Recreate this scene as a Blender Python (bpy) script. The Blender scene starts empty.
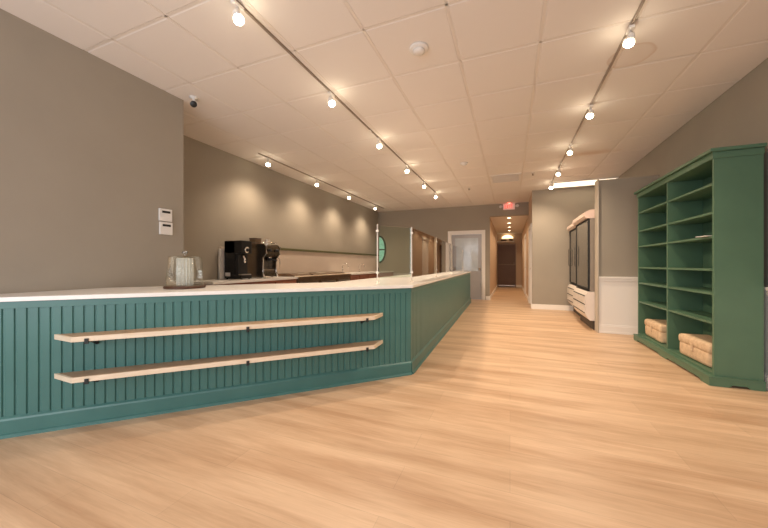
import bpy, bmesh, math, random
from mathutils import Vector, Matrix
random.seed(7)
S = bpy.context.scene
COL = S.collection
PI = math.pi

# ---------------------------------------------------------------- camera
F_PX = 316.0
YAW = math.atan(126 / F_PX)
cd = bpy.data.cameras.new('camera'); cam = bpy.data.objects.new('camera', cd); COL.objects.link(cam)
cam.location = (0, 0, 1.15); cam.rotation_euler = (PI / 2, 0, YAW)
cd.sensor_width = 36; cd.lens = F_PX / 768 * 36; cd.clip_start = .05; cd.clip_end = 100
S.camera = cam
# ---------------------------------------------------------------- world, daylight, exposure
W = bpy.data.worlds.new('world'); S.world = W; W.use_nodes = True
W.node_tree.nodes['Background'].inputs[0].default_value = (.80, .88, 1, 1)
W.node_tree.nodes['Background'].inputs[1].default_value = .5
def area(name, loc, rot, sx, sy, power, col):
    l = bpy.data.lights.new(name, 'AREA'); l.shape = 'RECTANGLE'; l.size = sx; l.size_y = sy
    l.energy = power; l.color = col
    o = bpy.data.objects.new(name, l); COL.objects.link(o); o.location = loc; o.rotation_euler = rot
    return o
DAY = (.95, .96, 1)
area('daylight_left', (-1.9, -2.15, 1.45), (-PI / 2 , 0, PI), 2.7, 2.1, 60, DAY)
area('daylight_right', (1.15, -2.15, 1.45), (-PI / 2, 0, PI), 1.7, 2.1, 18, DAY)
S.view_settings.view_transform = 'Standard'; S.view_settings.look = 'None'
S.view_settings.exposure = 0.62; S.view_settings.gamma = 1; S.view_settings.use_curve_mapping = False
SPOT_W = 58.0
SPOT_C = (1, .785, .57)
CEIL = 3.04

# ---------------------------------------------------------------- materials
def mat(name, col, rough=.6, metal=0, spec=.5, emit=None, es=0, trans=0, ior=1.45, bump=0, bscale=60, var=0, vscale=4, coat=0, alpha=1):
    m = bpy.data.materials.new(name); m.use_nodes = True
    nt = m.node_tree; b = nt.nodes['Principled BSDF']
    b.inputs['Base Color'].default_value = (*col, 1)
    b.inputs['Roughness'].default_value = rough; b.inputs['Metallic'].default_value = metal
    b.inputs['Specular IOR Level'].default_value = spec; b.inputs['IOR'].default_value = ior
    b.inputs['Transmission Weight'].default_value = trans; b.inputs['Coat Weight'].default_value = coat
    b.inputs['Alpha'].default_value = alpha
    if emit: b.inputs['Emission Color'].default_value = (*emit, 1); b.inputs['Emission Strength'].default_value = es
    tc = nt.nodes.new('ShaderNodeTexCoord')
    if var:
        n = nt.nodes.new('ShaderNodeTexNoise'); n.inputs['Scale'].default_value = vscale; n.inputs['Detail'].default_value = 4
        nt.links.new(tc.outputs['Object'], n.inputs['Vector'])
        r = nt.nodes.new('ShaderNodeValToRGB')
        r.color_ramp.elements[0].position = .3; r.color_ramp.elements[1].position = .7
        r.color_ramp.elements[0].color = (*[c * (1 - var) for c in col], 1)
        r.color_ramp.elements[1].color = (*[min(1, c * (1 + var)) for c in col], 1)
        nt.links.new(n.outputs['Fac'], r.inputs['Fac']); nt.links.new(r.outputs['Color'], b.inputs['Base Color'])
    if bump:
        n = nt.nodes.new('ShaderNodeTexNoise'); n.inputs['Scale'].default_value = bscale; n.inputs['Detail'].default_value = 3
        nt.links.new(tc.outputs['Object'], n.inputs['Vector'])
        bp = nt.nodes.new('ShaderNodeBump'); bp.inputs['Strength'].default_value = bump; bp.inputs['Distance'].default_value = .01
        nt.links.new(n.outputs['Fac'], bp.inputs['Height']); nt.links.new(bp.outputs['Normal'], b.inputs['Normal'])
    return m

def floor_mat():
    m = mat('oak_plank_floor', (.6, .4, .25), rough=.38); nt = m.node_tree; b = nt.nodes['Principled BSDF']
    N, L = nt.nodes.new, nt.links.new
    tc = N('ShaderNodeTexCoord')
    br = N('ShaderNodeTexBrick'); br.offset = .37; br.offset_frequency = 2
    br.inputs['Scale'].default_value = 1; br.inputs['Brick Width'].default_value = 1.5; br.inputs['Row Height'].default_value = .19
    br.inputs['Mortar Size'].default_value = .0016; br.inputs['Mortar Smooth'].default_value = .6; br.inputs['Bias'].default_value = 0
    br.inputs['Color1'].default_value = (.72, .515, .345, 1); br.inputs['Color2'].default_value = (.64, .45, .295, 1)
    br.inputs['Mortar'].default_value = (.54, .385, .26, 1)
    L(tc.outputs['Object'], br.inputs['Vector'])
    # second brick with black/white for per-plank offset of the grain
    mp = N('ShaderNodeMapping'); mp.inputs['Scale'].default_value = (.5, 5, 1); L(tc.outputs['Object'], mp.inputs['Vector'])
    n1 = N('ShaderNodeTexNoise'); n1.inputs['Scale'].default_value = 1.1; n1.inputs['Detail'].default_value = 5; n1.inputs['Roughness'].default_value = .6
    n1.inputs['Distortion'].default_value = .3
    L(mp.outputs['Vector'], n1.inputs['Vector'])
    mp2 = N('ShaderNodeMapping'); mp2.inputs['Scale'].default_value = (4, 60, 1); L(tc.outputs['Object'], mp2.inputs['Vector'])
    n2 = N('ShaderNodeTexNoise'); n2.inputs['Scale'].default_value = 1; n2.inputs['Detail'].default_value = 4; n2.inputs['Distortion'].default_value = 1.2
    L(mp2.outputs['Vector'], n2.inputs['Vector'])
    r1 = N('ShaderNodeValToRGB'); e = r1.color_ramp.elements
    e[0].position = .36; e[0].color = (.72, .64, .58, 1); e[1].position = .60; e[1].color = (1.0, 1.0, 1.0, 1)
    L(n1.outputs['Fac'], r1.inputs['Fac'])
    r2 = N('ShaderNodeValToRGB'); e = r2.color_ramp.elements
    e[0].position = .3; e[0].color = (.84, .82, .80, 1); e[1].position = .65; e[1].color = (1.03, 1.03, 1.03, 1)
    L(n2.outputs['Fac'], r2.inputs['Fac'])
    m1 = N('ShaderNodeMixRGB'); m1.blend_type = 'MULTIPLY'; m1.inputs[0].default_value = .9
    L(br.outputs['Color'], m1.inputs[1]); L(r1.outputs['Color'], m1.inputs[2])
    m2 = N('ShaderNodeMixRGB'); m2.blend_type = 'MULTIPLY'; m2.inputs[0].default_value = .5
    L(m1.outputs[0], m2.inputs[1]); L(r2.outputs['Color'], m2.inputs[2])
    L(m2.outputs[0], b.inputs['Base Color'])
    bp = N('ShaderNodeBump'); bp.inputs['Strength'].default_value = .12; bp.inputs['Distance'].default_value = .004
    L(n2.outputs['Fac'], bp.inputs['Height']); L(bp.outputs['Normal'], b.inputs['Normal'])
    return m

def ceil_mat():
    m = mat('mineral_ceiling_tile', (.78, .70, .65), rough=.9); nt = m.node_tree; b = nt.nodes['Principled BSDF']
    N, L = nt.nodes.new, nt.links.new
    tc = N('ShaderNodeTexCoord')
    n = N('ShaderNodeTexNoise'); n.inputs['Scale'].default_value = 90; n.inputs['Detail'].default_value = 4; L(tc.outputs['Object'], n.inputs['Vector'])
    bp = N('ShaderNodeBump'); bp.inputs['Strength'].default_value = .15; bp.inputs['Distance'].default_value = .004
    L(n.outputs['Fac'], bp.inputs['Height']); L(bp.outputs['Normal'], b.inputs['Normal'])
    # water stains: a round ring and an irregular brown patch
    def dist(cx, cy, sx, sy, wob):
        mp = N('ShaderNodeMapping'); mp.inputs['Location'].default_value = (-cx * sx, -cy * sy, 0); mp.inputs['Scale'].default_value = (sx, sy, 0)
        L(tc.outputs['Object'], mp.inputs['Vector'])
        w = N('ShaderNodeTexNoise'); w.inputs['Scale'].default_value = 6; L(tc.outputs['Object'], w.inputs['Vector'])
        a = N('ShaderNodeVectorMath'); a.operation = 'LENGTH'; L(mp.outputs['Vector'], a.inputs[0])
        s = N('ShaderNodeMath'); s.operation = 'MULTIPLY_ADD'; s.inputs[1].default_value = wob; L(w.outputs['Fac'], s.inputs[0]); L(a.outputs['Value'], s.inputs[2])
        return s
    base = N('ShaderNodeRGB'); base.outputs[0].default_value = (.80, .75, .71, 1)
    cur = base.outputs[0]
    for (cx, cy, sx, sy, wob, lo, pk, hi, amt) in ((1.02, 3.50, 5, 5, .15, .80, 1.02, 1.10, .34), (1.25, 6.30, 1.5, 3.8, .5, .0, .2, .98, .75)):
        d = dist(cx, cy, sx, sy, wob)
        r = N('ShaderNodeValToRGB'); r.color_ramp.elements[0].position = 0; r.color_ramp.elements[0].color = (.25 if lo else 1,) * 3 + (1,)
        r.color_ramp.elements[1].position = min(1, hi); r.color_ramp.elements[1].color = (0, 0, 0, 1)
        if lo:
            q = r.color_ramp.elements.new(lo); q.color = (.3, .3, .3, 1); q = r.color_ramp.elements.new(.93); q.color = (1, 1, 1, 1)
        L(d.outputs[0], r.inputs['Fac'])
        mu = N('ShaderNodeMath'); mu.operation = 'MULTIPLY'; mu.inputs[1].default_value = amt; L(r.outputs['Color'], mu.inputs[0])
        mx = N('ShaderNodeMixRGB'); mx.inputs[2].default_value = (.50, .30, .16, 1); L(mu.outputs[0], mx.inputs[0]); L(cur, mx.inputs[1])
        cur = mx.outputs[0]
    L(cur, b.inputs['Base Color'])
    return m

def wood_mat(name, c1, c2, scale=(2, 40, 40), rough=.5):
    m = mat(name, c1, rough=rough); nt = m.node_tree; b = nt.nodes['Principled BSDF']; N, L = nt.nodes.new, nt.links.new
    tc = N('ShaderNodeTexCoord'); mp = N('ShaderNodeMapping'); mp.inputs['Scale'].default_value = scale; L(tc.outputs['Object'], mp.inputs['Vector'])
    n = N('ShaderNodeTexNoise'); n.inputs['Scale'].default_value = 1; n.inputs['Detail'].default_value = 5; n.inputs['Distortion'].default_value = 1; L(mp.outputs['Vector'], n.inputs['Vector'])
    r = N('ShaderNodeValToRGB'); r.color_ramp.elements[0].position = .3; r.color_ramp.elements[0].color = (*c2, 1); r.color_ramp.elements[1].position = .65; r.color_ramp.elements[1].color = (*c1, 1)
    L(n.outputs['Fac'], r.inputs['Fac']); L(r.outputs['Color'], b.inputs['Base Color'])
    return m

def weave_mat():
    m = mat('woven_seagrass', (.6, .42, .26), rough=.8); nt = m.node_tree; b = nt.nodes['Principled BSDF']; N, L = nt.nodes.new, nt.links.new
    tc = N('ShaderNodeTexCoord')
    w = N('ShaderNodeTexWave'); w.bands_direction = 'Z'; w.inputs['Scale'].default_value = 28; w.inputs['Distortion'].default_value = 1.5; L(tc.outputs['Object'], w.inputs['Vector'])
    n = N('ShaderNodeTexNoise'); n.inputs['Scale'].default_value = 22; n.inputs['Detail'].default_value = 4; L(tc.outputs['Object'], n.inputs['Vector'])
    r = N('ShaderNodeValToRGB'); r.color_ramp.elements[0].position = .3; r.color_ramp.elements[0].color = (.62, .44, .28, 1); r.color_ramp.elements[1].position = .65; r.color_ramp.elements[1].color = (.76, .56, .37, 1)
    L(n.outputs['Fac'], r.inputs['Fac']); L(r.outputs['Color'], b.inputs['Base Color'])
    bp = N('ShaderNodeBump'); bp.inputs['Strength'].default_value = .4; bp.inputs['Distance'].default_value = .01
    L(w.outputs['Fac'], bp.inputs['Height']); L(bp.outputs['Normal'], b.inputs['Normal'])
    return m

M = {}
M['floor'] = floor_mat(); M['ceil'] = ceil_mat(); M['weave'] = weave_mat()
M['cgrid'] = mat('ceiling_grid_paint', (.77, .71, .65), rough=.7)
M['wall'] = mat('taupe_wall_paint', (.35, .31, .255), rough=.75, bump=.05, bscale=120, var=.03, vscale=2)
M['hallwall'] = mat('tan_hall_paint', (.60, .46, .35), rough=.7, bump=.04, bscale=120, var=.03, vscale=2)
M['white'] = mat('white_trim_paint', (.86, .82, .78), rough=.45, bump=.02, bscale=40)
M['splash'] = mat('cream_backsplash', (.60, .50, .42), rough=.4, var=.03, vscale=3)
M['litedge'] = mat('painted_lit_wall_edge', (.50, .44, .37), rough=.6, var=.03)  # wall taupe made paler: spotlight on the partition edge put into the colour
M['green'] = mat('green_counter_paint', (.060, .172, .158), rough=.34, bump=.05, bscale=90, var=.05, vscale=5)
M['shelfgreen'] = mat('green_bookcase_paint', (.090, .175, .110), rough=.4, bump=.04, bscale=90, var=.05, vscale=5)
M['olive'] = mat('dark_olive_trim', (.10, .10, .04), rough=.5, var=.1, vscale=6)
M['quartz'] = mat('white_quartz_worktop', (.85, .83, .80), rough=.22, var=.03, vscale=14)
M['oak'] = wood_mat('pale_oak', (.82, .70, .55), (.72, .58, .42), (6, 6, 50))
M['oaktop'] = wood_mat('brown_oak_veneer', (.46, .31, .20), (.36, .23, .14), (6, 6, 50))
M['walnut'] = wood_mat('dark_walnut', (.10, .045, .025), (.05, .02, .012), (8, 8, 60), .35)
M['redwood'] = wood_mat('reddish_wood', (.36, .15, .09), (.22, .08, .05), (3, 3, 50), .45)
M['black'] = mat('satin_black', (.012, .012, .013), rough=.3, var=.2, vscale=8)
M['blackmatte'] = mat('matte_black', (.02, .02, .02), rough=.6, var=.2, vscale=8)
M['steel'] = mat('brushed_steel', (.62, .58, .53), rough=.28, metal=1, bump=.02, bscale=200)
M['darksteel'] = mat('dark_polished_steel', (.22, .185, .145), rough=.2, metal=.9, var=.1, vscale=6)
M['chrome'] = mat('chrome', (.82, .78, .74), rough=.12, metal=1, var=.02, vscale=10)
M['satin'] = mat('satin_post_metal', (.72, .66, .60), rough=.42, metal=.6, var=.02, vscale=10)
M['brown'] = mat('brown_door_paint', (.13, .078, .055), rough=.4, var=.08, vscale=3)
M['bronze'] = mat('bronze_steel', (.22, .15, .10), rough=.35, metal=.7, var=.1, vscale=9)
M['label'] = mat('white_sticker', (.75, .72, .7), rough=.5, var=.03, vscale=40)
M['plastic'] = mat('white_plastic', (.80, .77, .74), rough=.35, var=.02, vscale=20)
M['trackgrey'] = mat('grey_track_enamel', (.30, .24, .19), rough=.45, var=.05, vscale=9)
M['doorgrey'] = mat('grey_lacquered_door', (.42, .40, .40), rough=.25, var=.04, vscale=3)
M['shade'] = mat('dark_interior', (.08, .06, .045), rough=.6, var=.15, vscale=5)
M['coolerwhite'] = mat('white_enamel', (.74, .66, .60), rough=.35, var=.03, vscale=8)
M['coolerinside'] = mat('taupe_enamel_liner', (.26, .22, .18), rough=.35, var=.05, vscale=5)
M['rosewhite'] = mat('rose_header_acrylic', (.74, .57, .49), rough=.35, var=.05, vscale=6)
M['bulb'] = mat('warm_lamp_lens', (1, .9, .75), emit=(1, .86, .62), es=26, var=.01)
M['downbulb'] = mat('downlight_lens', (1, .9, .75), emit=(1, .80, .52), es=12, var=.01)
M['panel'] = mat('lit_troffer_diffuser', (1, .95, .9), emit=(1, .84, .60), es=1.3, var=.01)
M['domeglow'] = mat('lit_dome_glass', (1, .9, .7), emit=(1, .74, .42), es=1.6, var=.01)
M['red'] = mat('lit_red_letters', (.9, .1, .05), emit=(1, .13, .09), es=.8, var=.01)
M['signface'] = mat('sign_face', (.80, .62, .58), rough=.5, emit=(1, .45, .38), es=.12, var=.02, vscale=10)
M['greenglass'] = mat('pale_green_lit_glass', (.30, .62, .50), rough=.3, emit=(.30, .75, .58), es=.25, var=.25, vscale=9)
M['greenrim'] = mat('dark_green_rim', (.02, .06, .035), rough=.4, var=.1, vscale=9)

def glass_mat(name, tint, refl_boost=1.0, rough=.02, fac_min=0.0):
    m = bpy.data.materials.new(name); m.use_nodes = True; nt = m.node_tree; nt.nodes.clear(); N, L = nt.nodes.new, nt.links.new
    o = N('ShaderNodeOutputMaterial'); t = N('ShaderNodeBsdfTransparent'); t.inputs[0].default_value = (*tint, 1)
    g = N('ShaderNodeBsdfGlossy'); g.inputs['Roughness'].default_value = rough; g.inputs[0].default_value = (1, 1, 1, 1)
    f = N('ShaderNodeFresnel'); f.inputs[0].default_value = 1.5
    a = N('ShaderNodeMath'); a.operation = 'MULTIPLY_ADD'; a.use_clamp = True; a.inputs[1].default_value = refl_boost; a.inputs[2].default_value = fac_min
    nz = N('ShaderNodeTexNoise'); nz.inputs['Scale'].default_value = 3
    L(f.outputs[0], a.inputs[0]); mx = N('ShaderNodeMixShader'); L(a.outputs[0], mx.inputs[0]); L(t.outputs[0], mx.inputs[1]); L(g.outputs[0], mx.inputs[2]); L(mx.outputs[0], o.inputs[0])
    return m
M['glass'] = glass_mat('clear_glass', (.93, .96, .94), 1.0)
M['screenglass'] = glass_mat('screen_glass', (.88, .93, .88), 1.6, .02, .02)
M['coolerglass'] = glass_mat('cooler_door_glass', (.86, .86, .83), 1.3, .03, .04)
M['vaseglass'] = glass_mat('knob_glass', (.80, .80, .78), 2.2, .08, .12)
M['thinglass'] = glass_mat('thin_glass', (.95, .97, .95), .35, .02, .0)
M['flutedglass'] = mat('fluted_glass', (.72, .72, .68), rough=.12, alpha=.42, var=.1, vscale=60)

# ---------------------------------------------------------------- mesh helpers
class MB:
    def __init__(s): s.bm = bmesh.new()
    def box(s, x0, x1, y0, y1, z0, z1, bev=0, rz=0, org=None, seg=2):
        r = bmesh.ops.create_cube(s.bm, size=1); vs = r['verts']
        for v in vs:
            v.co = Vector(((x0 + x1) / 2 + v.co.x * (x1 - x0), (y0 + y1) / 2 + v.co.y * (y1 - y0), (z0 + z1) / 2 + v.co.z * (z1 - z0)))
        if bev:
            es = list({e for v in vs for e in v.link_edges})
            rr = bmesh.ops.bevel(s.bm, geom=es, offset=bev, segments=seg, profile=.7, affect='EDGES')
            vs = [v for v in rr['verts']] if rr['verts'] else vs
            vs = list({v for f in rr['faces'] for v in f.verts} | set(v for v in vs if v.is_valid))
        if rz:
            c = Vector(org or (0, 0, 0)); R = Matrix.Rotation(rz, 3, 'Z')
            for v in vs: v.co = R @ (v.co - c) + c
        return s
    def lathe(s, prof, c=(0, 0, 0), n=32, axis='Z'):
        rings = []
        for r, z in prof:
            ring = []
            for i in range(n):
                a = 2 * PI * i / n; p = (max(r, 1e-4) * math.cos(a), max(r, 1e-4) * math.sin(a), z)
                if axis == 'X': p = (p[2], p[0], p[1])
                if axis == 'Y': p = (p[0], p[2], p[1])
                ring.append(s.bm.verts.new(Vector(p) + Vector(c)))
            rings.append(ring)
        for a, b in zip(rings, rings[1:]):
            for i in range(n):
                f = s.bm.faces.new((a[i], a[(i + 1) % n], b[(i + 1) % n], b[i])); f.smooth = True
        for ring in (rings[0], rings[-1]):
            try: s.bm.faces.new(ring)
            except Exception: pass
        return s
    def tube(s, pts, r, n=10):
        pts = [Vector(p) for p in pts]; rings = []
        for i, p in enumerate(pts):
            d = (pts[min(i + 1, len(pts) - 1)] - pts[max(i - 1, 0)]).normalized()
            up = Vector((0, 0, 1)) if abs(d.z) < .95 else Vector((1, 0, 0))
            a = d.cross(up).normalized(); b = d.cross(a).normalized()
            rings.append([s.bm.verts.new(p + a * r * math.cos(2 * PI * k / n) + b * r * math.sin(2 * PI * k / n)) for k in range(n)])
        for a, b in zip(rings, rings[1:]):
            for k in range(n):
                f = s.bm.faces.new((a[k], a[(k + 1) % n], b[(k + 1) % n], b[k])); f.smooth = True
        s.bm.faces.new(rings[0]); s.bm.faces.new(rings[-1])
        return s
    def prism(s, pts, z0, z1, axis='Z'):
        def q(p, h):
            return {'Z': (p[0], p[1], h), 'Y': (p[0], h, p[1]), 'X': (h, p[0], p[1])}[axis]
        a = [s.bm.verts.new(q(p, z0)) for p in pts]; b = [s.bm.verts.new(q(p, z1)) for p in pts]
        n = len(pts)
        s.bm.faces.new(a); s.bm.faces.new(b[::-1])
        for i in range(n): s.bm.faces.new((a[i], b[i], b[(i + 1) % n], a[(i + 1) % n]))
        return s
    def build(s, name, m, parent=None, xf=None):
        if xf: bmesh.ops.transform(s.bm, matrix=xf, verts=s.bm.verts)
        bmesh.ops.recalc_face_normals(s.bm, faces=s.bm.faces)
        me = bpy.data.meshes.new(name); s.bm.to_mesh(me); s.bm.free(); me.materials.append(M[m])
        o = bpy.data.objects.new(name, me); COL.objects.link(o)
        if parent: o.parent = parent
        return o
def thing(name, label, cat, loc=(0, 0, 0), rz=0, group=None):
    o = bpy.data.objects.new(name, None); COL.objects.link(o); o.location = loc; o.rotation_euler = (0, 0, rz)
    o.empty_display_size = .1
    o['label'] = label; o['category'] = cat
    if group: o['group'] = group
    return o
def tag(o, label, cat, group=None, kind=None):
    if label: o['label'] = label
    if cat: o['category'] = cat
    if group: o['group'] = group
    if kind: o['kind'] = kind
    return o
def copy_tree(o, parent=None):
    c = o.copy(); COL.objects.link(c)
    if parent: c.parent = parent
    for ch in list(o.children): copy_tree(ch, c)
    return c
def struct(mb, name, m, parent=None, label=None):
    o = mb.build(name, m, parent)
    if not parent:
        o['kind'] = 'structure'
        if label: o['label'] = label
    return o

# ---------------------------------------------------------------- room shell
XL, XR, XB = -3.5, 2.2, -4.45           # near left wall, right wall, left wall behind the counter
YF, YB, YC = -2.2, 10.6, 2.53            # front, back wall, corner of the near left wall
HX0, HX1, HYE, HC = -.60, .53, 16.9, 2.66   # hallway
struct(MB().box(-4.6, 2.35, -2.35, 17.05, -.1, 0), 'floor', 'floor', label='pale oak plank floor with planks running across the room')
struct(MB().box(XL - 1.1, XL, YF, YC, 0, CEIL + .1), 'wall_left', 'wall', label='taupe wall on the left rising behind the counter end')
struct(MB().box(XB - .15, XB, YC, YB + .15, 0, CEIL + .1), 'wall_left_back', 'wall', label='taupe side wall behind the back work counter')
b = MB()
b.box(XB, -1.84, YB, YB + .15, 0, CEIL + .1).box(-.82, HX0, YB, YB + .15, 0, CEIL + .1).box(-1.84, -.82, YB, YB + .15, 2.17, CEIL + .1)
b.box(HX0, HX1, YB, YB + .15, HC, CEIL + .1)
struct(b, 'wall_back', 'wall', label='taupe back wall with a door and the hallway opening')
b = MB(); b.box(HX1, XR, 8.95, 9.07, 0, CEIL + .1)
struct(b, 'wall_back_right', 'wall', label='taupe wall right of the hallway')
struct(MB().box(HX0 - .12, HX0, YB + .15, HYE, 0, HC + .1), 'wall_hall_left', 'hallwall', label='tan left wall of the hallway')
b = MB(); b.box(HX1, HX1 + .12, 9.07, 9.16, 0, CEIL).box(HX1, HX1 + .12, 9.16, 10.15, 2.14, CEIL).box(HX1, HX1 + .12, 10.15, 12.2, 0, CEIL)
b.box(HX1, HX1 + .12, 12.2, 13.2, 2.14, CEIL).box(HX1, HX1 + .12, 13.2, HYE, 0, CEIL)
struct(b, 'wall_hall_right', 'hallwall', label='tan right wall of the hallway')
struct(MB().box(HX0 - .12, HX1 + .12, HYE, HYE + .15, 0, CEIL), 'wall_hall_end', 'hallwall', label='end wall of the hallway')
struct(MB().box(XR, XR + .15, YF, 9.07, 0, CEIL + .1), 'wall_right', 'wall', label='taupe wall on the right above white panelling')
struct(MB().box(1.38, XR, 6.27, 6.42, 0, 2.56), 'wall_partition', 'wall', label='taupe partition stub beside the green shelving')
b = MB()   # storefront wall behind the camera with two window openings
b.box(XL, XR, YF - .15, YF, 0, .35).box(XL, XR, YF - .15, YF, 2.55, CEIL + .1)
for x0, x1 in ((XL, -3.3), (-.5, .25), (2.05, XR)): b.box(x0, x1, YF - .15, YF, .35, 2.55)
struct(b, 'wall_front', 'wall', label='storefront wall with two large windows')
for i, (x0, x1) in enumerate(((-3.3, -.5), (.25, 2.05))):
    f = MB()
    for a, c in ((x0, x0 + .05), (x1 - .05, x1), ((x0 + x1) / 2 - .025, (x0 + x1) / 2 + .025)): f.box(a, c, YF - .12, YF - .06, .35, 2.55)
    f.box(x0, x1, YF - .12, YF - .06, .35, .41).box(x0, x1, YF - .12, YF - .06, 2.49, 2.55)
    struct(f, 'window_%d' % (i + 1), 'white', label='white framed storefront window')

# ceiling: a base slab, raised tegular tiles, gaps between
GX, GY, OX, OY = .67, .685, -.43, 2.31
b = MB(); b.box(XB - .15, XR + .15, YF - .15, YB + .15, CEIL + .005, CEIL + .1)
x = OX - GX * 7
while x < XR:
    y = OY - GY * 7
    while y < YB:
        x0, x1 = max(x + .012, XB), min(x + GX - .012, XR); y0, y1 = max(y + .012, YF), min(y + GY - .012, YB)
        if x1 - x0 > .03 and y1 - y0 > .03:
            q = .008
            a = [b.bm.verts.new(p) for p in ((x0, y0, CEIL + .005), (x1, y0, CEIL + .005), (x1, y1, CEIL + .005), (x0, y1, CEIL + .005))]
            c = [b.bm.verts.new(p) for p in ((x0 + q, y0 + q, CEIL), (x1 - q, y0 + q, CEIL), (x1 - q, y1 - q, CEIL), (x0 + q, y1 - q, CEIL))]
            b.bm.faces.new(c)
            for k in range(4): b.bm.faces.new((a[k], a[(k + 1) % 4], c[(k + 1) % 4], c[k]))
        y += GY
    x += GX
struct(b, 'ceiling', 'ceil', label='cream suspended tile ceiling')
b = MB()
x = OX - GX * 6
while x < XR: b.box(x - .009, x + .009, YF, YB, CEIL + .002, CEIL + .007); x += GX
y = OY - GY * 6
while y < YB: b.box(XB, XR, y - .009, y + .009, CEIL + .002, CEIL + .007); y += GY
struct(b, 'trim_1', 'cgrid', label='slim metal grid between the ceiling tiles')
struct(MB().box(HX0 - .12, HX1 + .12, YB + .15, HYE, HC, HC + .1), 'ceiling_hall', 'ceil', label='lower hallway ceiling')
# short piece of ceiling edge where the main ceiling meets the hallway side return is covered by the main slab

def base(name, pts, m='white', h=.125, t=.018, label=None):
    b = MB()
    for (x0, y0, x1, y1) in pts:
        b.box(x0, x1, y0, y1, 0, h, .004); 
    return struct(b, name, m, label=label)
base('baseboard_back', [(-.72, YB - .018, HX0 + .0, YB), (-2.4, YB - .018, -1.93, YB)])
base('baseboard_hall_left', [(HX0, YB, HX0 + .018, HYE)])
base('baseboard_hall_right', [(HX1 - .018, 10.26, HX1, 12.1), (HX1 - .018, 13.3, HX1, HYE - .02)])
base('baseboard_hall_end', [(.16, HYE - .018, HX1 - .02, HYE)])
base('baseboard_back_right', [(HX1 - .018, 8.932, XR, 8.95), (HX1 - .018, 8.95, HX1, 9.06)])
# white panelling on the partition and the right wall
def wains(name, axis, a0, a1, c, s, zt=.94):
    # axis 'Y': runs along X at y=c facing -Y ; axis 'X': runs along Y at x=c facing -X
    b = MB()
    def bx(u0, u1, d, z0, z1, bv=.003):
        if axis == 'Y': b.box(u0, u1, c - d, c, z0, z1, bv)
        else: b.box(c - d, c, u0, u1, z0, z1, bv)
    bx(a0, a1, .012, 0, zt - .02); bx(a0, a1, .03, 0, .12); bx(a0, a1, .038, .0, .03); bx(a0, a1, .022, .12, .14)
    bx(a0, a1, .045, zt - .03, zt); bx(a0, a1, .028, zt - .075, zt - .03)
    return struct(b, name, 'white', label=s)
wains('trim_2', 'Y', 1.38, XR, 6.27, 'white wainscot panel with cap rail on the partition')
wains('trim_3', 'X', YF, 6.22, XR, 'white wainscot along the right wall behind the green shelving')
b = MB(); b.box(1.362, 1.38, 6.225, 6.435, 0, 2.565, .004); struct(b, 'wall_partition_lit_edge', 'litedge', label='slim end edge of the partition, painted lighter taupe as if lit')  # added strip; its paler colour paints the lit side edge of the partition
# backsplash and dark rail behind the work counter
struct(MB().box(XB, XB + .02, 3.84, YB, .0, 1.44), 'trim_5', 'splash', label='cream backsplash panel along the back work counter')
struct(MB().box(XB, XB + .05, 5.0, YB, 1.44, 1.485, .004), 'trim_6', 'olive', label='dark olive rail capping the backsplash')

# doors --------------------------------------------------------------
def frame_y(b, x0, x1, y, zt, w=.085, t=.03):
    b.box(x0 - w, x0, y - t, y, 0, zt + w, .004).box(x1, x1 + w, y - t, y, 0, zt + w, .004).box(x0, x1, y - t, y, zt, zt + w, .004)
b = MB(); frame_y(b, -1.84, -.82, YB, 2.155); b.box(-1.84, -1.81, YB, YB + .13, 0, 2.155).box(-.85, -.82, YB, YB + .13, 0, 2.155).box(-1.81, -.85, YB, YB + .13, 2.12, 2.155)
d1 = struct(b, 'door_1', 'white', label='white framed grey door in the back wall left of the hallway')
b = MB(); b.box(-1.805, -.855, YB + .05, YB + .095, .01, .92).box(-1.805, -1.70, YB + .05, YB + .095, .92, 2.11).box(-.96, -.855, YB + .05, YB + .095, .92, 2.11).box(-1.70, -.96, YB + .05, YB + .095, 2.0, 2.11)
b.build('door_leaf', 'doorgrey', d1)
M['doorglass'] = mat('frosted_door_glass', (.50, .53, .54), rough=.16, spec=.9, var=.22, vscale=2.2)
MB().box(-1.70, -.96, YB + .065, YB + .08, .92, 2.0).build('door_glass', 'doorglass', d1)
MB().lathe([(.0, 0), (.026, 0), (.03, -.02), (.012, -.03), (.012, -.05), (.03, -.055), (.03, -.09), (.0, -.10)][::1], (-.91, YB + .05, 1.0), 16, 'Y').build('door_knob', 'steel', d1)
# hallway end door (dark brown) with kick rail and knob
b = MB(); X0, X1 = -.56, .24
b.box(X0 - .03, X0, HYE - .03, HYE, 0, 2.16).box(X1, X1 + .04, HYE - .03, HYE, 0, 2.16).box(X0, X1, HYE - .03, HYE, 2.10, 2.16)
d2 = struct(b, 'door_2', 'bronze', label='dark brown door at the end of the hallway')
b = MB(); b.box(X0, X1, HYE - .045, HYE, .02, 2.10).box(X0 + .08, X1 - .08, HYE - .055, HYE - .045, 1.2, 2.0, .004).box(X0 + .08, X1 - .08, HYE - .055, HYE - .045, .2, 1.0, .004)
b.build('door_leaf', 'brown', d2)
MB().box(X0 + .02, X1 - .02, HYE - .10, HYE - .06, 1.10, 1.14, .006).build('push_bar', 'bronze', d2)
MB().box(X0 + .01, X1 - .01, HYE - .06, HYE - .045, .06, .10).build('kick_strip', 'steel', d2)
MB().lathe([(0, 0), (.03, 0), (.03, -.01), (.012, -.02), (.03, -.05), (0, -.07)], (X1 - .06, HYE - .045, 1.2), 16, 'Y').build('door_knob', 'chrome', d2)
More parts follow.
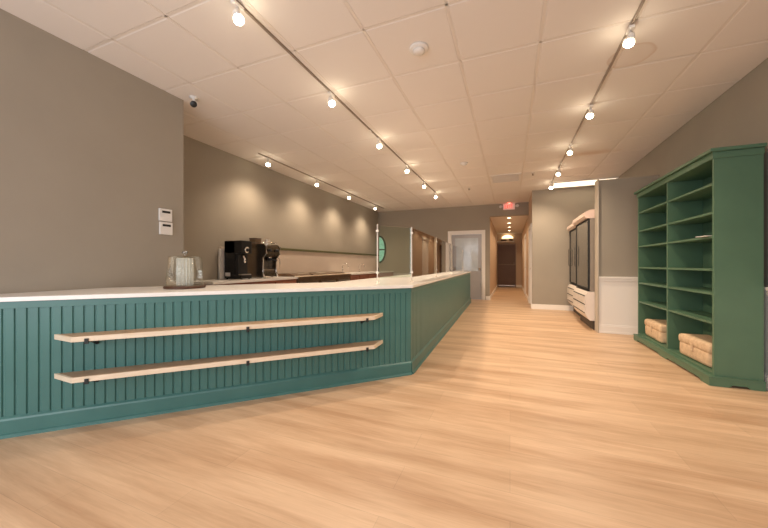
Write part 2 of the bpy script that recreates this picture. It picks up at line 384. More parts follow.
# two white doors in the right hallway wall
for i, (y0, y1) in enumerate(((9.16, 10.15), (12.2, 13.2))):
    b = MB(); w = .08
    b.box(HX1 - .025, HX1 + .0, y0 - w + .0, y0, 0, 2.22, .004).box(HX1 - .025, HX1, y1, y1 + w, 0, 2.22, .004).box(HX1 - .025, HX1, y0, y1, 2.14, 2.22, .004)
    b.box(HX1, HX1 + .12, y0, y0 + .02, 0, 2.14).box(HX1, HX1 + .12, y1 - .02, y1, 0, 2.14).box(HX1, HX1 + .12, y0, y1, 2.12, 2.14)
    d = struct(b, 'door_%d' % (3 + i), 'white', label=['near', 'far'][i] + ' white door in the right wall of the hallway')
    b = MB(); b.box(HX1 + .03, HX1 + .07, y0 + .02, y1 - .02, .01, 2.12)
    for z0, z1 in ((.2, .95), (1.12, 1.98)): b.box(HX1 + .022, HX1 + .032, y0 + .14, y1 - .14, z0, z1, .004)
    b.build('door_leaf', 'white', d)
    MB().lathe([(0, .0), (.03, .0), (.03, -.01), (.012, -.02), (.012, -.04), (.03, -.05), (0, -.075)], (HX1 + .03, y0 + .12, 1.03), 16, 'X').build('door_knob', 'steel', d)

# ---------------------------------------------------------------- service counter
# front chamfer runs at 45 degrees from (-3.5,.74) to (-1.02,3.22); side runs along +Y at x=-1.05
r2 = math.sqrt(.5)
CX, CY = -.965, 3.175; YE = 9.82; CT = .93
LF = (XL - CX) / -r2     # length of the chamfer front
def to_front(u, d, z): return (CX - r2 * u + r2 * d, CY - r2 * u - r2 * d, z)   # u along front away from the corner, d outwards
FM = Matrix(((-r2, r2, 0, CX), (-r2, -r2, 0, CY), (0, 0, 1, 0), (0, 0, 0, 1)))
SK = .022    # the side run tapers very slightly away from the aisle
SM = Matrix(((-SK, 1, 0, CX), (1, SK, 0, CY), (0, 0, 1, 0), (0, 0, 0, 1)))
sc = thing('service_counter', 'green beadboard service counter with a slanted front and two oak ledges', 'counter', (-2.0, 3.4, 0))
PM = Matrix.Translation((2.0, -3.4, 0))
def bead(L, xf, name):
    b = MB(); sp, g, dp = .060, .009, .008; n = int(L / sp) + 1
    b.box(0, L, -.05, -dp, 0, .90)
    for k in range(n):
        u0, u1 = k * sp + g / 2, min((k + 1) * sp - g / 2, L)
        if u1 <= u0: continue
        # board with chamfered long edges
        pr = [(u0 - .002, -dp), (u0 + .003, 0), (u1 - .003, 0), (u1 + .002, -dp)]
        b.prism(pr, .13, .855)
    b.build(name, 'green', sc, PM @ xf)
    b = MB(); b.box(-.0, L, -.02, .006, .852, .899, .002).build('top_rail', 'green', sc, PM @ xf)
    b = MB(); b.prism([(-.03, 0), (.016, 0), (.016, .11), (.012, .122), (.006, .128), (0, .134), (-.03, .134)], 0, L, 'X').build('skirting', 'green', sc, PM @ xf)
    b = MB(); b.prism([(.0, 0), (.032, 0), (.030, .012), (.024, .02), (.016, .024), (0, .024)], 0, L, 'X').build('shoe_moulding', 'green', sc, PM @ xf)
bead(LF - .0, FM, 'front_panel'); bead(YE - CY, SM, 'side_panel')
# inner carcass
b = MB(); b.prism([(-3.49, .83), (-1.07, 3.25), (-1.20, YE), (-1.94, YE), (-1.94, 3.26), (-3.49, 1.71)], .08, .895); b.build('carcass', 'blackmatte', sc, PM)
b = MB(); b.box(-1.95, -1.125, YE, YE + .02, 0, .899); b.build('end_panel', 'green', sc, PM)
for nm, zt, u0, u1 in (('upper', .66, 0.317, 2.803), ('lower', .387, 0.317, 2.803)):
    b = MB(); dd = .165
    o1, i1 = ((u0, 0), (u0 + .155, dd), (u1 - .155, dd), (u1, 0)), ((u0 + .022, 0), (u0 + .160, dd - .012), (u1 - .160, dd - .012), (u1 - .022, 0))
    b.prism(list(i1), zt - .034, zt - .0005); lg = b.build('ledge', 'oaktop', sc, PM @ FM)
    b = MB(); b.prism(list(o1) + list(i1)[::-1], zt - .034, zt)
    eb = b.build('edge_banding', 'oak', lg, PM @ FM); eb['label'] = 'pale edge banding'
    lg['label'] = nm + ' pale oak ledge'
    for u in (0.545, 1.565, 2.568):
        q = MB(); q.box(u - .009, u + .009, 0, dd + .006, zt - .042, zt - .034).box(u - .009, u + .009, 0, .008, zt - .09, zt - .034).box(u - .011, u + .011, dd, dd + .007, zt - .05, zt - .014, .001)
        q.tube([(u, .004, zt - .085), (u, .12, zt - .04)], .005)
        q.build('bracket', 'blackmatte', lg, PM @ FM)
ov = .028
p = [(XL + .005, .74 - ov * 1.6 - .0), (CX + ov, CY - ov * .42), (CX + ov - SK * (YE - CY), YE + .03), (-1.98, YE + .03), (-1.98, 3.30), (XL + .005, 1.775)]
p[0] = (XL + .005, CY - ov * .42 - (CX + ov - XL - .005))
b = MB(); b.prism(p, .901, CT)
bmesh.ops.bevel(b.bm, geom=[e for e in b.bm.edges], offset=.003, segments=2, affect='EDGES')
tag(b.build('countertop', 'quartz'), 'long white countertop running over the green service counter', 'countertop')

# glass screen on the counter
gs = thing('glass_screen', 'clear glass sneeze guard on chrome posts standing on the counter', 'glass screen', (-1.2, 4.2, CT))
GM = Matrix.Translation((1.2, -4.2, -CT))
posts = [(-1.415, 3.345), (-1.125, 3.74), (-1.165, 5.33), (-1.235, 7.15), (-1.29, 9.5)]
ZT = 1.60
for (x, y) in posts:
    b = MB(); b.lathe([(0, CT + .0002), (.026, CT + .0002), (.026, CT + .008), (.012, CT + .013), (.0075, CT + .02), (.0075, ZT), (.009, ZT + .004), (0, ZT + .008)], (x, y, 0), 16)
    po = b.build('post', 'satin', gs, GM)
    for z in (1.05, 1.53): MB().box(x - .016, x + .016, y - .013, y + .013, z - .012, z + .012, .004).build('clamp', 'satin', po, GM)
for (x0, y0), (x1, y1) in zip(posts, posts[1:]):
    v = Vector((x1 - x0, y1 - y0, 0)); L = v.length; v.normalize(); xf = Matrix.Translation((x0, y0, 0)) @ Matrix.Rotation(math.atan2(v.y, v.x), 4, 'Z')
    MB().box(.017, L - .017, -.004, .004, CT + .06, ZT - .01).build('glass_panel', 'screenglass', gs, GM @ xf)
    MB().box(.017, L - .017, -.0055, .0055, ZT - .0095, ZT - .004).build('edge_strip', 'chrome', gs, GM @ xf)

# ---------------------------------------------------------------- back work counter and equipment
for ya, yb, ys, w, lab in ((3.2, 5.08, (3.24, 3.86, 4.48), .57, 'low reddish wood base cabinet under the coffee machines by the left wall'),
                           (7.27, YB - .03, (7.31, 7.85, 8.39, 8.93, 9.47, 10.01), .51, 'low reddish wood base cabinet under the taps in the far left corner')):
    wc = thing('base_cabinet', lab, 'cabinet', (-4.1, (ya + yb) / 2, 0)); T = Matrix.Translation((4.1, -(ya + yb) / 2, 0))
    MB().box(XB + .022, -3.86, ya, yb, .1, .86).build('carcass', 'redwood', wc, T)
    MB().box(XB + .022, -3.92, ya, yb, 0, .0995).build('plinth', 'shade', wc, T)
    for y in ys:
        d = MB().box(-3.86, -3.84, y, y + w, .14, .83, .003).build('cabinet_door', 'redwood', wc, T)
        MB().tube([(-3.838, y + w - .06, .55), (-3.815, y + w - .06, .56), (-3.815, y + w - .06, .70), (-3.838, y + w - .06, .71)], .005).build('handle', 'steel', d, T)
b = MB(); b.box(XB + .022, -3.83, 3.19, 5.085, .862, .90, .003)
tag(b.build('worktop', 'quartz'), 'pale worktop under the coffee machines beside the left wall', 'worktop')
b = MB(); b.box(XB + .022, -3.83, 7.265, YB - .02, .862, .90, .003)
tag(b.build('worktop', 'quartz'), 'pale worktop with the two taps at the far left end', 'worktop')
# refrigerated prep table between the two worktops
pt = thing('prep_table', 'bronze toned refrigerated prep table with lidded rails behind the counter', 'prep table', (-4.1, 6.18, 0))
T = Matrix.Translation((4.1, -6.18, 0))
MB().box(XB + .022, -3.83, 5.09, 7.26, .12, .86, .006).build('cabinet', 'bronze', pt, T)
MB().box(XB + .022, -3.80, 5.09, 7.26, .861, .895, .004).build('top', 'bronze', pt, T)
for y in (5.12, 5.84, 6.56):
    d = MB().box(-3.83, -3.81, y, y + .67, .18, .80, .004).build('door', 'bronze', pt, T)
    MB().box(-3.81, -3.79, y + .06, y + .61, .74, .77, .004).build('handle', 'steel', d, T)
for y0, y1 in ((5.16, 5.72), (5.80, 7.20)):
    l = MB().prism([(-4.38, .896), (-3.95, .896), (-3.95, .92), (-4.1, .955), (-4.38, .955)], y0, y1, 'Y').build('lid', 'bronze', pt, T)
    MB().tube([(-3.965, y0 + .1, .945), (-3.94, y0 + .1, .955), (-3.94, y1 - .1, .955), (-3.965, y1 - .1, .945)], .008).build('handle', 'steel', l, T)
b = MB(); b.box(-3.945, -3.81, 5.13, 7.22, .896, .912, .003); b.build('cutting_board', 'oak', pt, T)
def faucet(y, lab):
    f = thing('faucet', lab, 'faucet', (-4.3, y, .90), group=None)
    MB().lathe([(0, .0005), (.032, .0005), (.03, .012), (.018, .03), (.014, .06), (.014, .10), (0, .10)], (0, 0, 0), 20).build('base', 'chrome', f)
    pts = [(0, 0, .09), (0, 0, .17)] + [(.09 - .09 * math.cos(a), 0, .17 + .09 * math.sin(a)) for a in [PI * k / 8 for k in range(1, 8)]] + [(.18, 0, .15)]
    MB().tube(pts, .010).build('spout', 'chrome', f)
    MB().tube([(0, .012, .07), (.0, .05, .10)], .006).build('lever', 'chrome', f)
faucet(7.68, 'chrome gooseneck tap on the far worktop, left one of two')
faucet(8.72, 'chrome gooseneck tap on the far worktop, right one of two')
sb = thing('soap_dispenser', 'small dark pump bottle at the far end of the worktop', 'dispenser', (-4.3, 10.2, .90))
MB().lathe([(0, .0005), (.035, .0005), (.037, .01), (.037, .11), (.015, .13), (.012, .15), (0, .15)], (0, 0, 0), 20).build('bottle', 'blackmatte', sb)
MB().tube([(0, 0, .14), (0, 0, .18), (.04, 0, .18)], .005).build('pump', 'blackmatte', sb)

# black brewer
g = thing('coffee_brewer', 'tall black coffee brewer with a small white sticker, on the worktop', 'coffee machine', (-4.19, 3.97, .90))
b = MB(); b.box(-.18, .19, -.11, .11, .012, .07, .008).box(-.18, .05, -.11, .11, .07, .63, .012).box(-.18, .19, -.11, .11, .42, .63, .012); b.build('body', 'black', g)
b = MB(); b.box(.05, .11, -.095, .095, .07, .42); b.build('front_recess', 'blackmatte', g)
b = MB(); b.lathe([(0, 0), (.048, 0), (.052, .015), (.035, .02), (0, .02)], (.1905, 0, .48), 24, 'X'); b.build('dial', 'chrome', g)
b = MB(); b.lathe([(0, 0), (.03, 0), (.03, .008), (0, .012)], (.2110, 0, .48), 20, 'X'); b.build('dial_face', 'blackmatte', g)
b = MB(); b.tube([(.14, -.02, .43), (.14, -.02, .36), (.17, -.02, .33), (.17, -.02, .27)], .02); b.build('spout', 'chrome', g)
b = MB(); b.box(.115, .185, -.10, .10, .0705, .085, .003); b.build('drip_tray', 'steel', g)
b = MB(); b.box(-.16, -.05, -.1125, -.109, .05, .11); b.build('sticker', 'label', g)
for sx in (-.15, .16):
    for sy in (-.08, .08): MB().lathe([(0, .0005), (.015, .0005), (.015, .013), (0, .013)], (sx, sy, 0), 12).build('foot', 'blackmatte', g)
b = MB(); b.box(-4.425, -4.39, 3.79, 4.02, .901, 1.40, .004)
tag(b.build('splash_board', 'plastic'), 'upright white board against the wall left of the black coffee brewer', 'board')
# espresso machine
e_ = thing('espresso_machine', 'dark polished espresso machine with chrome edges and a box and jug on top', 'coffee machine', (-4.15, 4.50, .90)); w = .16
b = MB(); b.box(-.22, .14, -w, w, .03, .14, .01).box(-.22, -.02, -w, w, .14, .40, .004).box(-.22, .22, -w, w, .38, .58, .012); b.build('body', 'darksteel', e_)
for sy in (-w - .016, w + .001):
    p_ = MB().prism([(-.23, .02), (.17, .02), (.17, .06), (.13, .10), (.15, .36), (.22, .42), (.22, .57), (.18, .60), (-.23, .60)], sy, sy + .015, 'Y').build('side_panel', 'darksteel', e_)
    MB().tube([(.185, sy + .008, .02), (.155, sy + .008, .12), (.16, sy + .008, .36), (.235, sy + .008, .43), (.235, sy + .008, .57)], .012).build('edge_trim', 'chrome', p_)
b = MB(); b.box(-.06, -.025, -w + .01, w - .01, .15, .37); b.build('back_splash', 'steel', e_)
b = MB(); b.tube([(-.20, -w + .02, .63), (.19, -w + .02, .63), (.19, w - .02, .63), (-.20, w - .02, .63), (-.20, -w + .02, .63)], .006)
for p_ in ((-.20, -w + .02), (.19, -w + .02), (.19, w - .02), (-.20, w - .02)): b.tube([(*p_, .581), (*p_, .632)], .005)
b.build('cup_rail', 'chrome', e_)
h = MB().lathe([(0, .355), (.035, .355), (.04, .365), (.04, .379), (0, .379)], (.15, 0, 0), 20).build('group_head', 'chrome', e_)
MB().lathe([(0, .305), (.03, .305), (.036, .33), (.036, .354), (0, .354)], (.15, 0, 0), 20).tube([(.18, 0, .33), (.31, 0, .31)], .014).build('portafilter', 'black', h)
b = MB(); b.box(-.01, .135, -w + .02, w - .02, .141, .155, .003); b.build('drip_tray', 'steel', e_)
b = MB(); b.tube([(.20, w - .03, .378), (.26, w - .02, .34), (.25, w - .01, .16)], .007); b.build('steam_wand', 'chrome', e_)
for yy in (-.09, .09): MB().lathe([(0, 0), (.026, 0), (.026, .035), (0, .04)], (.2205, yy, .49), 16, 'X').build('knob', 'black', e_)
for sx in (-.18, .10):
    for sy in (-.12, .12): MB().lathe([(0, .0005), (.02, .0005), (.016, .031), (0, .031)], (sx, sy, 0), 12).build('foot', 'chrome', e_)
hb = thing('coffee_tin', 'small bronze coloured tin box on top of the espresso machine', 'box', (-4.27, 4.44, 1.4805))
MB().box(-.07, .07, -.07, .07, 0, .115, .004).build('body', 'bronze', hb); MB().box(-.073, .073, -.073, .073, .1155, .135, .004).build('lid', 'brown', hb)
ml = thing('milk_jug', 'steel milk jug standing on top of the espresso machine', 'jug', (-4.08, 4.53, 1.4805))
MB().lathe([(0, 0), (.052, 0), (.054, .01), (.048, .06), (.040, .09), (.046, .115), (.043, .115), (.036, .09), (.0, .02)], (0, 0, 0), 24).build('body', 'steel', ml)
MB().tube([(0, .043, .1), (0, .08, .09), (0, .08, .04), (0, .052, .025)], .006).build('handle', 'steel', ml)

# ---------------------------------------------------------------- things on the counter: cloche and fluted jar
cx, cy = -2.76, 2.01
cb = thing('glass_cloche', 'round glass cloche with a knob on a dark wooden base, on the counter', 'cloche', (cx, cy, CT))
MB().lathe([(0, .0005), (.160, .0005), (.166, .006), (.166, .018), (.158, .024), (.0, .024)], (0, 0, 0), 48).build('base', 'walnut', cb)
MB().lathe([(.152, .0245), (.143, .15), (.134, .28), (.124, .290), (.02, .298)], (0, 0, 0), 64).build('dome', 'thinglass', cb)
MB().lathe([(.0, .2985), (.012, .2985), (.010, .308), (.024, .320), (.026, .328), (.016, .338), (0, .341)], (0, 0, 0), 20).build('knob', 'vaseglass', cb)
b = MB(); n = 96; K = 16; prof = [(.062, .025), (.066, .035), (.064, .265), (.060, .275)]
rings = []
for r, z in prof:
    rings.append([b.bm.verts.new(((r + .004 * math.cos(K * 2 * PI * i / n)) * math.cos(2 * PI * i / n), (r + .004 * math.cos(K * 2 * PI * i / n)) * math.sin(2 * PI * i / n), z)) for i in range(n)])
for a, c in zip(rings, rings[1:]):
    for i in range(n): b.bm.faces.new((a[i], a[(i + 1) % n], c[(i + 1) % n], c[i])).smooth = True
b.bm.faces.new(rings[0])
fj = b.build('fluted_jar', 'flutedglass'); fj.location = (cx, cy, CT); tag(fj, 'ribbed glass jar standing inside the cloche', 'jar')

# wall plates on the near left wall
for y0, z0, lab in ((2.245, 1.615, 'upper'), (2.25, 1.47, 'lower')):
    t = thing('wall_controller', 'white square wall control with dark display, ' + lab + ' of the pair', 'wall control', (XL, y0 + .07, z0), group=None)
    MB().box(.0005, .022, -.065, .07, 0, .135, .005).build('plate', 'plastic', t)
    MB().box(.0222, .0245, -.04, .048, .088, .112, .001).build('display', 'blackmatte', t)

# ---------------------------------------------------------------- green shelving
sx0, sx1, sy0, sy1, sh = 1.795, 2.14, 3.94, 5.86, 2.178
gu = thing('shelving_unit', 'tall green two-column shelving unit against the right wall', 'shelving', (1.95, 4.8, 0))
T = Matrix.Translation((-1.95, -4.8, 0)); th = .028; ym = 4.90
for y in (sy0, sy1 - th): MB().box(sx0, sx1, y, y + th, .075, sh, .002).build('side_panel', 'shelfgreen', gu, T)
MB().box(sx0, sx1 - .014, ym - th / 2, ym + th / 2, .11, sh, .002).build('divider', 'shelfgreen', gu, T)
MB().box(sx1 - .012, sx1, sy0 + th, sy1 - th, .08, sh).build('back_panel', 'shelfgreen', gu, T)
MB().box(sx0, sx1 - .012, sy0 + th, sy1 - th, .08, .112, .002).build('bottom_board', 'shelfgreen', gu, T)
b = MB(); b.box(sx0 - .012, sx1, sy0 - .012, sy1 + .012, sh - .03, sh + .03, .004).box(sx0 - .04, sx1 + .0, sy0 - .04, sy1 + .04, sh + .03, sh + .062, .005); b.build('cornice', 'shelfgreen', gu, T)
# plinth with bracket feet
b = MB()
b.prism([(sx0 - .045, 0), (sx0 + .10, 0), (sx0 + .12, .022), (sx1 - .12, .022), (sx1 - .10, 0), (sx1, 0), (sx1, .075), (sx0 - .045, .075)], sy0 - .025, sy0 + .0, 'Y')
b.prism([(sx0 - .045, 0), (sx1, 0), (sx1, .075), (sx0 - .045, .075)], sy1, sy1 + .025, 'Y')
b.prism([(sy0 - .0, 0), (sy0 + .12, 0), (sy0 + .14, .022), (ym - .12, .022), (ym - .10, 0), (ym + .10, 0), (ym + .12, .022), (sy1 - .14, .022), (sy1 - .12, 0), (sy1, 0), (sy1, .075), (sy0, .075)], sx0 - .045, sx0 + .0, 'X')
b.box(sx0 - .05, sx1, sy0 - .03, sy0, .0755, .088, .003).box(sx0 - .05, sx0, sy0, sy1 + .03, .0755, .088, .003)
b.build('plinth', 'shelfgreen', gu, T)
for z in (1.925, 1.65, 1.42, 1.105, .875, .595):
    for y0, y1 in ((sy0 + th, ym - th / 2), (ym + th / 2, sy1 - th)):
        MB().box(sx0 + .004, sx1 - .013, y0 + .0005, y1 - .0005, z - .022, z, .002).build('shelf_board', 'shelfgreen', gu, T)
def basket(loc, rz, lab):
    k = thing('woven_basket', lab, 'basket', loc, rz, None)
    b = MB(); b.box(-.145, .145, -.29, .29, .0, .165, .065, seg=4)
    for f in b.bm.faces: f.smooth = True
    bo = b.build('body', 'weave', k)
    b = MB(); b.box(-.148, .148, -.295, .295, .140, .238, .048, seg=4)
    for f in b.bm.faces: f.smooth = True
    b.build('lid', 'weave', k)
    MB().box(-.160, -.145, -.02, .02, .10, .18, .006).build('clasp', 'weave', k)
basket((1.97, 4.40, .1125), .03, 'woven lidded basket in the bottom of the nearer shelf column')
basket((1.97, 5.44, .1125), -.03, 'woven lidded basket in the bottom of the farther shelf column')
b = MB(); b.box(-.03, .03, -.075, .075, 0, .003).box(-.028, .03, -.07, .072, .0032, .006)
pc = b.build('folded_paper', 'label'); pc.location = (1.79, 4.08, 1.4205); pc.rotation_euler = (0, 0, .2); tag(pc, 'small white folded paper on a shelf of the green unit', 'paper')

# ---------------------------------------------------------------- upright coolers
def cooler(y0, y1, x0, lab):
    yc = (y0 + y1) / 2; k = thing('display_cooler', lab, 'cooler', (1.75, yc, 0)); T = Matrix.Translation((-1.75, -yc, 0))
    x1 = 2.12
    b = MB(); b.box(x1 - .04, x1, y0, y1, .67, 1.95).box(x0 + .02, x1 - .04, y0 + .025, y1 - .025, .67, .70)
    for y in (y0, y1 - .025): b.box(x0, x1 - .04, y, y + .025, .67, 1.95, .002)
    b.build('liner', 'coolerinside', k, T)
    b = MB(); b.prism([(x0 - .09, 1.99), (x0 - .06, 1.952), (x1, 1.952), (x1, 2.10), (x0 + .0, 2.10), (x0 - .08, 2.06)], y0 - .004, y1 + .004, 'Y'); b.build('header', 'rosewhite', k, T)
    b = MB(); b.prism([(x0 - .05, .22), (x0 - .07, .27), (x0 - .07, .60), (x0 - .03, .665), (x1, .665), (x1, .16), (x0 - .0, .16)], y0, y1, 'Y'); lw = b.build('lower_body', 'coolerwhite', k, T)
    b = MB(); b.box(x0 - .03, x0 + .02, y0 + .05, y1 - .05, .6655, .685, .003)
    for j in range(7): b.box(x0 - .025, x0 + .01, y0 + .05 + j * (y1 - y0 - .14) / 7, y0 + .10 + j * (y1 - y0 - .14) / 7, .685, .692)
    b.build('air_grille', 'blackmatte', lw, T)
    for (a, c) in ((y0 + .04, yc - .02), (yc + .02, y1 - .04)):
        for z0, z1 in ((.30, .42), (.45, .57)):
            MB().box(x0 - .085, x0 - .0705, a, c, z0, z1, .004).build('front_panel', 'coolerwhite', lw, T)
    b = MB()
    for z in (.285, .435, .585): b.box(x0 - .078, x0 - .0695, y0 + .04, y1 - .04, z - .006, z + .006)
    b.build('shadow_gap', 'blackmatte', lw, T)
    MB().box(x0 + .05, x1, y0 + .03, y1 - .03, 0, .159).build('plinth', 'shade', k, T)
    fr = MB(); 
    for (a, c) in ((y0 + .02, y1 - .02),):
        d = MB(); d.box(x0 - .03, x0 - .001, a, a + .03, .70, 1.95, .003).box(x0 - .03, x0 - .001, c - .03, c, .70, 1.95, .003).box(x0 - .03, x0 - .001, a + .03, c - .03, .70, .73, .003).box(x0 - .03, x0 - .001, a + .03, c - .03, 1.92, 1.95, .003)
        dd = d.build('door', 'blackmatte', k, T)
        MB().box(x0 - .02, x0 - .012, a + .03, c - .03, .73, 1.92).build('glass', 'coolerglass', dd, T)
        MB().tube([(x0 - .03, c - .05, 1.1), (x0 - .055, c - .05, 1.12), (x0 - .055, c - .05, 1.5), (x0 - .03, c - .05, 1.52)], .006).build('handle', 'blackmatte', dd, T)
    fr.bm.free()
    for z in (.92, 1.20, 1.48, 1.74):
        MB().box(x0 + .04, x1 - .045, y0 + .03, y1 - .03, z, z + .012).build('wire_shelf', 'steel', k, T)
cooler(6.46, 7.60, 1.30, 'white upright glass display cooler next to the partition, the nearer one')
cooler(7.70, 8.86, 1.38, 'white upright glass display cooler by the far wall, the farther one')

# ---------------------------------------------------------------- ceiling items
def track(x, y0, y1, lab):
    t = thing('track_rail', lab, 'light track', (x, (y0 + y1) / 2, CEIL)); L = (y1 - y0) / 2
    b = MB(); b.box(-.008, .008, -L, L, -.020, -.0005, .002); b.build('rail', 'trackgrey', t)
    MB().box(-.012, .012, L - .08, L, -.026, -.0005, .003).build('end_feed', 'plastic', t)
    n = 0; yy = -L + 2.0
    while yy < L - .4:
        MB().box(-.011, .011, yy - .03, yy + .03, -.025, -.0225, .0005).build('coupler', 'plastic', t); yy += 2.44
TX = (-1.82, .885, -3.97)
track(TX[0], -.4, 8.35, 'long thin grey light track over the service counter')
track(TX[1], 1.2, 8.4, 'long thin grey light track on the right side of the ceiling')
track(TX[2], 4.2, 10.0, 'thin light track above the back work counter by the left wall')
def spot(name, label, grp, x, y, aim, power, cone=150, soft=.035):
    t = thing(name, label, 'spotlight', (x, y, CEIL - .022), 0, grp)
    MB().box(-.018, .018, -.045, .045, -.022, -.0005, .003).tube([(0, 0, -.02), (0, 0, -.055)], .007).build('adapter', 'plastic', t)
    d = Vector(aim).normalized(); q = d.to_track_quat('-Z', 'Y').to_matrix().to_4x4(); xf = Matrix.Translation((0, 0, -.085)) @ q
    h = MB().lathe([(0, .045), (.014, .045), (.024, .03), (.032, .0), (.032, -.012), (.028, -.012), (.026, -.004), (0, -.004)], (0, 0, 0), 20).build('lamp_head', 'plastic', t, xf)
    MB().lathe([(0, -.005), (.0255, -.005), (.034, -.016), (.037, -.03), (.034, -.045), (.02, -.056), (0, -.060)], (0, 0, 0), 20).build('lamp_lens', 'bulb', h, xf)
    l = bpy.data.lights.new('spot_light', 'SPOT'); l.energy = power; l.color = SPOT_C; l.spot_size = math.radians(cone); l.spot_blend = 1.0; l.shadow_soft_size = soft
    lo = bpy.data.objects.new('spot_light', l); COL.objects.link(lo); lo.parent = t; lo.location = Vector((0, 0, -.085)) + d * .075; lo.rotation_euler = d.to_track_quat('-Z', 'Y').to_euler()
ordn = ['nearest', 'second nearest', 'third nearest', 'fourth nearest', 'fifth nearest', 'farthest']
for i, y in enumerate((1.72, 3.0, 4.35, 5.72, 7.0, 8.2)):
    spot('track_spotlight', ordn[i] + ' small white spotlight on the middle ceiling track', 'spotlights on the middle track', TX[0], y, (.35, .1, -1), SPOT_W)
for i, y in enumerate((3.05, 4.38, 5.72, 7.0, 8.2)):
    spot('track_spotlight', (ordn[:4] + ['farthest'])[i] + ' small white spotlight on the right ceiling track', 'spotlights on the right track', TX[1], y, (-.25, .1, -1), SPOT_W)
for i, y in enumerate((4.43, 5.95, 7.45, 9.2)):
    spot('track_spotlight', (['nearest', 'second nearest', 'third nearest', 'farthest'])[i] + ' spotlight on the left track over the back counter', 'spotlights on the left track', TX[2], y, (-.05, 0, -1), SPOT_W * .85, 138, .10)
# lit troffer beside the coolers
tf = thing('ceiling_light', 'long lit ceiling panel above the display coolers', 'ceiling light', (1.56, 8.53, CEIL))
b = MB(); b.box(-.63, .63, -.29, -.26, -.02, -.0005).box(-.63, .63, .26, .29, -.02, -.0005).box(-.63, -.60, -.26, .26, -.02, -.0005).box(.60, .63, -.26, .26, -.02, -.0005); b.build('frame', 'plastic', tf)
MB().box(-.60, .60, -.26, .26, -.014, -.002).build('diffuser', 'panel', tf)
# detectors, vent, security camera
for x, y, r, lab in ((-.74, 2.68, .082, 'larger round white smoke detector near the front of the ceiling'), (-.80, 6.05, .07, 'small round white smoke detector in the middle of the ceiling')):
    d = thing('smoke_detector', lab, 'smoke detector', (x, y, CEIL))
    MB().lathe([(0, -.0005), (r, -.0005), (r, -.016), (r * .92, -.022), (0, -.022)], (0, 0, 0), 32).build('base', 'plastic', d)
    MB().lathe([(0, -.0225), (r * .62, -.0225), (r * .6, -.04), (r * .3, -.048), (0, -.048)], (0, 0, 0), 32).build('sensor', 'plastic', d)
v = thing('ceiling_vent', 'square white air vent in the ceiling before the hallway', 'vent', (-.09, 7.45, CEIL))
b = MB(); b.box(-.31, .31, -.32, -.28, -.014, -.0005).box(-.31, .31, .28, .32, -.014, -.0005).box(-.31, -.27, -.28, .28, -.014, -.0005).box(.27, .31, -.28, .28, -.014, -.0005); b.build('frame', 'plastic', v)
b = MB()
for j in range(9): b.box(-.27, .27, -.265 + j * .062, -.235 + j * .062, -.010, -.004)
b.build('louvers', 'plastic', v)
for x, y, lab in ((.14, 7.25, 'tiny dark sprinkler head right of the ceiling vent'), (-.95, 8.1, 'tiny dark sprinkler head near the end of the middle track')):
    s_ = thing('sprinkler_head', lab, 'sprinkler', (x + .3 if x > 0 else x, y, CEIL))
    MB().lathe([(0, -.0005), (.035, -.0005), (.03, -.008), (0, -.008)], (0, 0, 0), 16).build('escutcheon', 'plastic', s_)
    MB().lathe([(0, -.0085), (.008, -.0085), (.008, -.04), (.022, -.042), (.022, -.045), (0, -.045)], (0, 0, 0), 12).build('deflector', 'bronze', s_)
k = thing('security_camera', 'small white and black security camera on the ceiling by the wall corner', 'security camera', (-3.33, 2.53, CEIL))
MB().lathe([(0, -.0005), (.045, -.0005), (.045, -.012), (.015, -.02), (.012, -.05), (0, -.05)], (0, 0, 0), 20).build('mount', 'plastic', k)
d = Vector((.62, -.6, -.5)).normalized(); xf = Matrix.Translation((.015, -.005, -.075)) @ d.to_track_quat('-Z', 'Y').to_matrix().to_4x4()
hd = MB().lathe([(0, .05), (.028, .045), (.031, .03), (.031, -.05), (0, -.05)], (0, 0, 0), 20).build('housing', 'plastic', k, xf)
MB().lathe([(0, -.0505), (.032, -.0505), (.034, -.06), (.034, -.085), (.028, -.092), (0, -.088)], (0, 0, 0), 20).build('lens', 'black', hd, xf)

# exit sign ----------------------------------------------------------
ex = thing('exit_sign', 'red EXIT sign with two small emergency lamps above the hallway', 'exit sign', (-.03, YB, 2.84))
MB().box(-.17, .17, -.055, -.0005, 0, .185, .008).build('housing', 'signface', ex)
b = MB(); st = .014; lh = .105; z0 = .04; lw = .046
def bar(x, z, w, h): b.box(x, x + w, -.060, -.0552, z, z + h)
x = -.125
bar(x, z0, st, lh); [bar(x + st, z0 + q, lw - st, st) for q in (0, (lh - st) / 2, lh - st)]
x += .066   # X letter from two slanted strokes
for sgn in (1, -1):
    xa, xb = (x, x + lw - st) if sgn > 0 else (x + lw - st, x)
    b.prism([(xa, z0), (xa + st, z0), (xb + st, z0 + lh), (xb, z0 + lh)], -.060, -.0552, 'Y')
x += .070; bar(x + .008, z0, st, lh)
x += .046; bar(x, z0 + lh - st, .052, st); bar(x + .019, z0, st, lh - st)
b.build('letters', 'red', ex)
for sx in (-1, 1):
    l = MB().lathe([(0, 0), (.03, 0), (.045, -.05), (.045, -.06), (0, -.055)], (sx * .24, -.03, .10), 20, 'Y').tube([(sx * .17, -.028, .10), (sx * .215, -.028, .10)], .01).build('emergency_lamp', 'plastic', ex)
rl = bpy.data.lights.new('sign_glow', 'POINT'); rl.energy = .9; rl.color = (1, .12, .08); rl.shadow_soft_size = .03
ro = bpy.data.objects.new('sign_glow', rl); COL.objects.link(ro); ro.parent = ex; ro.location = (0, -.05, .192)

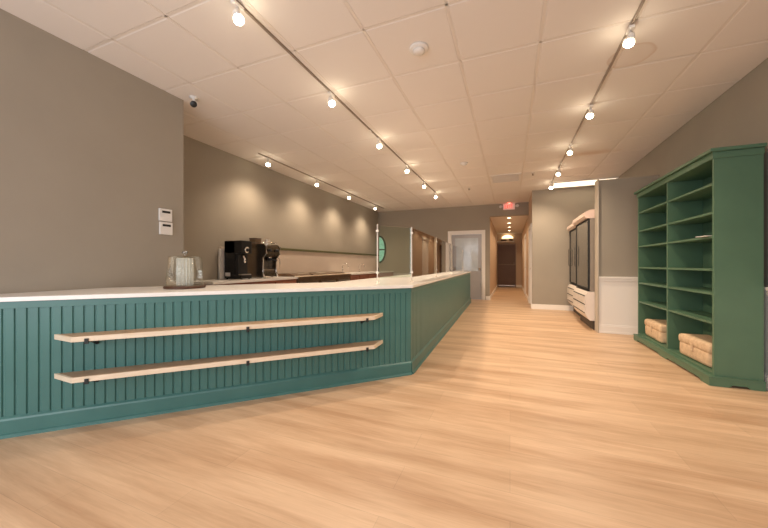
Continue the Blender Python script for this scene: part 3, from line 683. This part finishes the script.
# hallway: downlights, ledge with boxes and dome lamp over the end door --------
for i, y in enumerate((11.1, 12.5, 13.9, 15.3)):
    d = thing('downlight', ['nearest', 'second', 'third', 'farthest'][i] + ' round recessed downlight along the hallway ceiling', 'downlight', (-.03, y, HC), 0, 'hallway downlights')
    MB().lathe([(.05, -.0005), (.085, -.0005), (.085, -.006), (.055, -.010), (.05, -.004)], (0, 0, 0), 28).build('trim_ring', 'plastic', d)
    MB().lathe([(0, -.002), (.052, -.002), (.050, -.007), (0, -.009)], (0, 0, 0), 24).build('lens', 'downbulb', d)
    l = bpy.data.lights.new('down_light', 'SPOT'); l.energy = 34; l.color = (1, .72, .44); l.spot_size = math.radians(140); l.spot_blend = .8; l.shadow_soft_size = .05
    lo = bpy.data.objects.new('down_light', l); COL.objects.link(lo); lo.parent = d; lo.location = (0, 0, -.02)
b = MB(); b.box(HX0 + .001, .20, HYE - .28, HYE - .001, 2.22, 2.27, .004)
tag(b.build('wall_ledge', 'white'), 'white ledge mounted above the brown door at the hallway end', 'ledge')
for x0, x1, h, lab in ((-.42, -.16, .09, 'wider dark box on the ledge above the brown door'), (-.04, .12, .12, 'narrower dark box on the ledge above the brown door')):
    k = thing('storage_box', lab, 'box', ((x0 + x1) / 2, HYE - .14, 2.2705)); w = (x1 - x0) / 2
    MB().box(-w, w, -.09, .09, 0, h - .02, .004).build('body', 'brown', k); MB().box(-w - .004, w + .004, -.094, .094, h - .0195, h, .003).build('lid', 'blackmatte', k)
k = thing('wall_lamp', 'glowing half round lamp on the wall above the ledge', 'wall lamp', (-.12, HYE, 2.42))
b = MB(); b.prism([(.26 * math.cos(a), .17 * math.sin(a)) for a in [PI * j / 16 for j in range(17)]], -.09, -.021, 'Y'); b.build('glass_shade', 'domeglow', k)
MB().box(-.20, .20, -.02, -.0005, 0, .12, .003).build('back_plate', 'plastic', k)

# half round green glass panel on the back wall
gp = thing('glass_panel_sign', 'half round pale green glass panel with dark rim on the back wall', 'glass panel', (-4.40, YB, 1.68))
def half(r, ry, n=28): return [(r * math.sin(a), ry * math.cos(a)) for a in [PI * j / n for j in range(n + 1)]]
b = MB(); b.prism(half(.26, .50), -.03, -.0005, 'Y'); b.build('rim', 'greenrim', gp)
b = MB(); b.prism(half(.205, .44), -.036, -.0305, 'Y'); b.build('glass', 'greenglass', gp)
b = MB(); b.box(0, .22, -.042, -.0365, -.035, .015); b.build('crossbar', 'greenrim', gp)
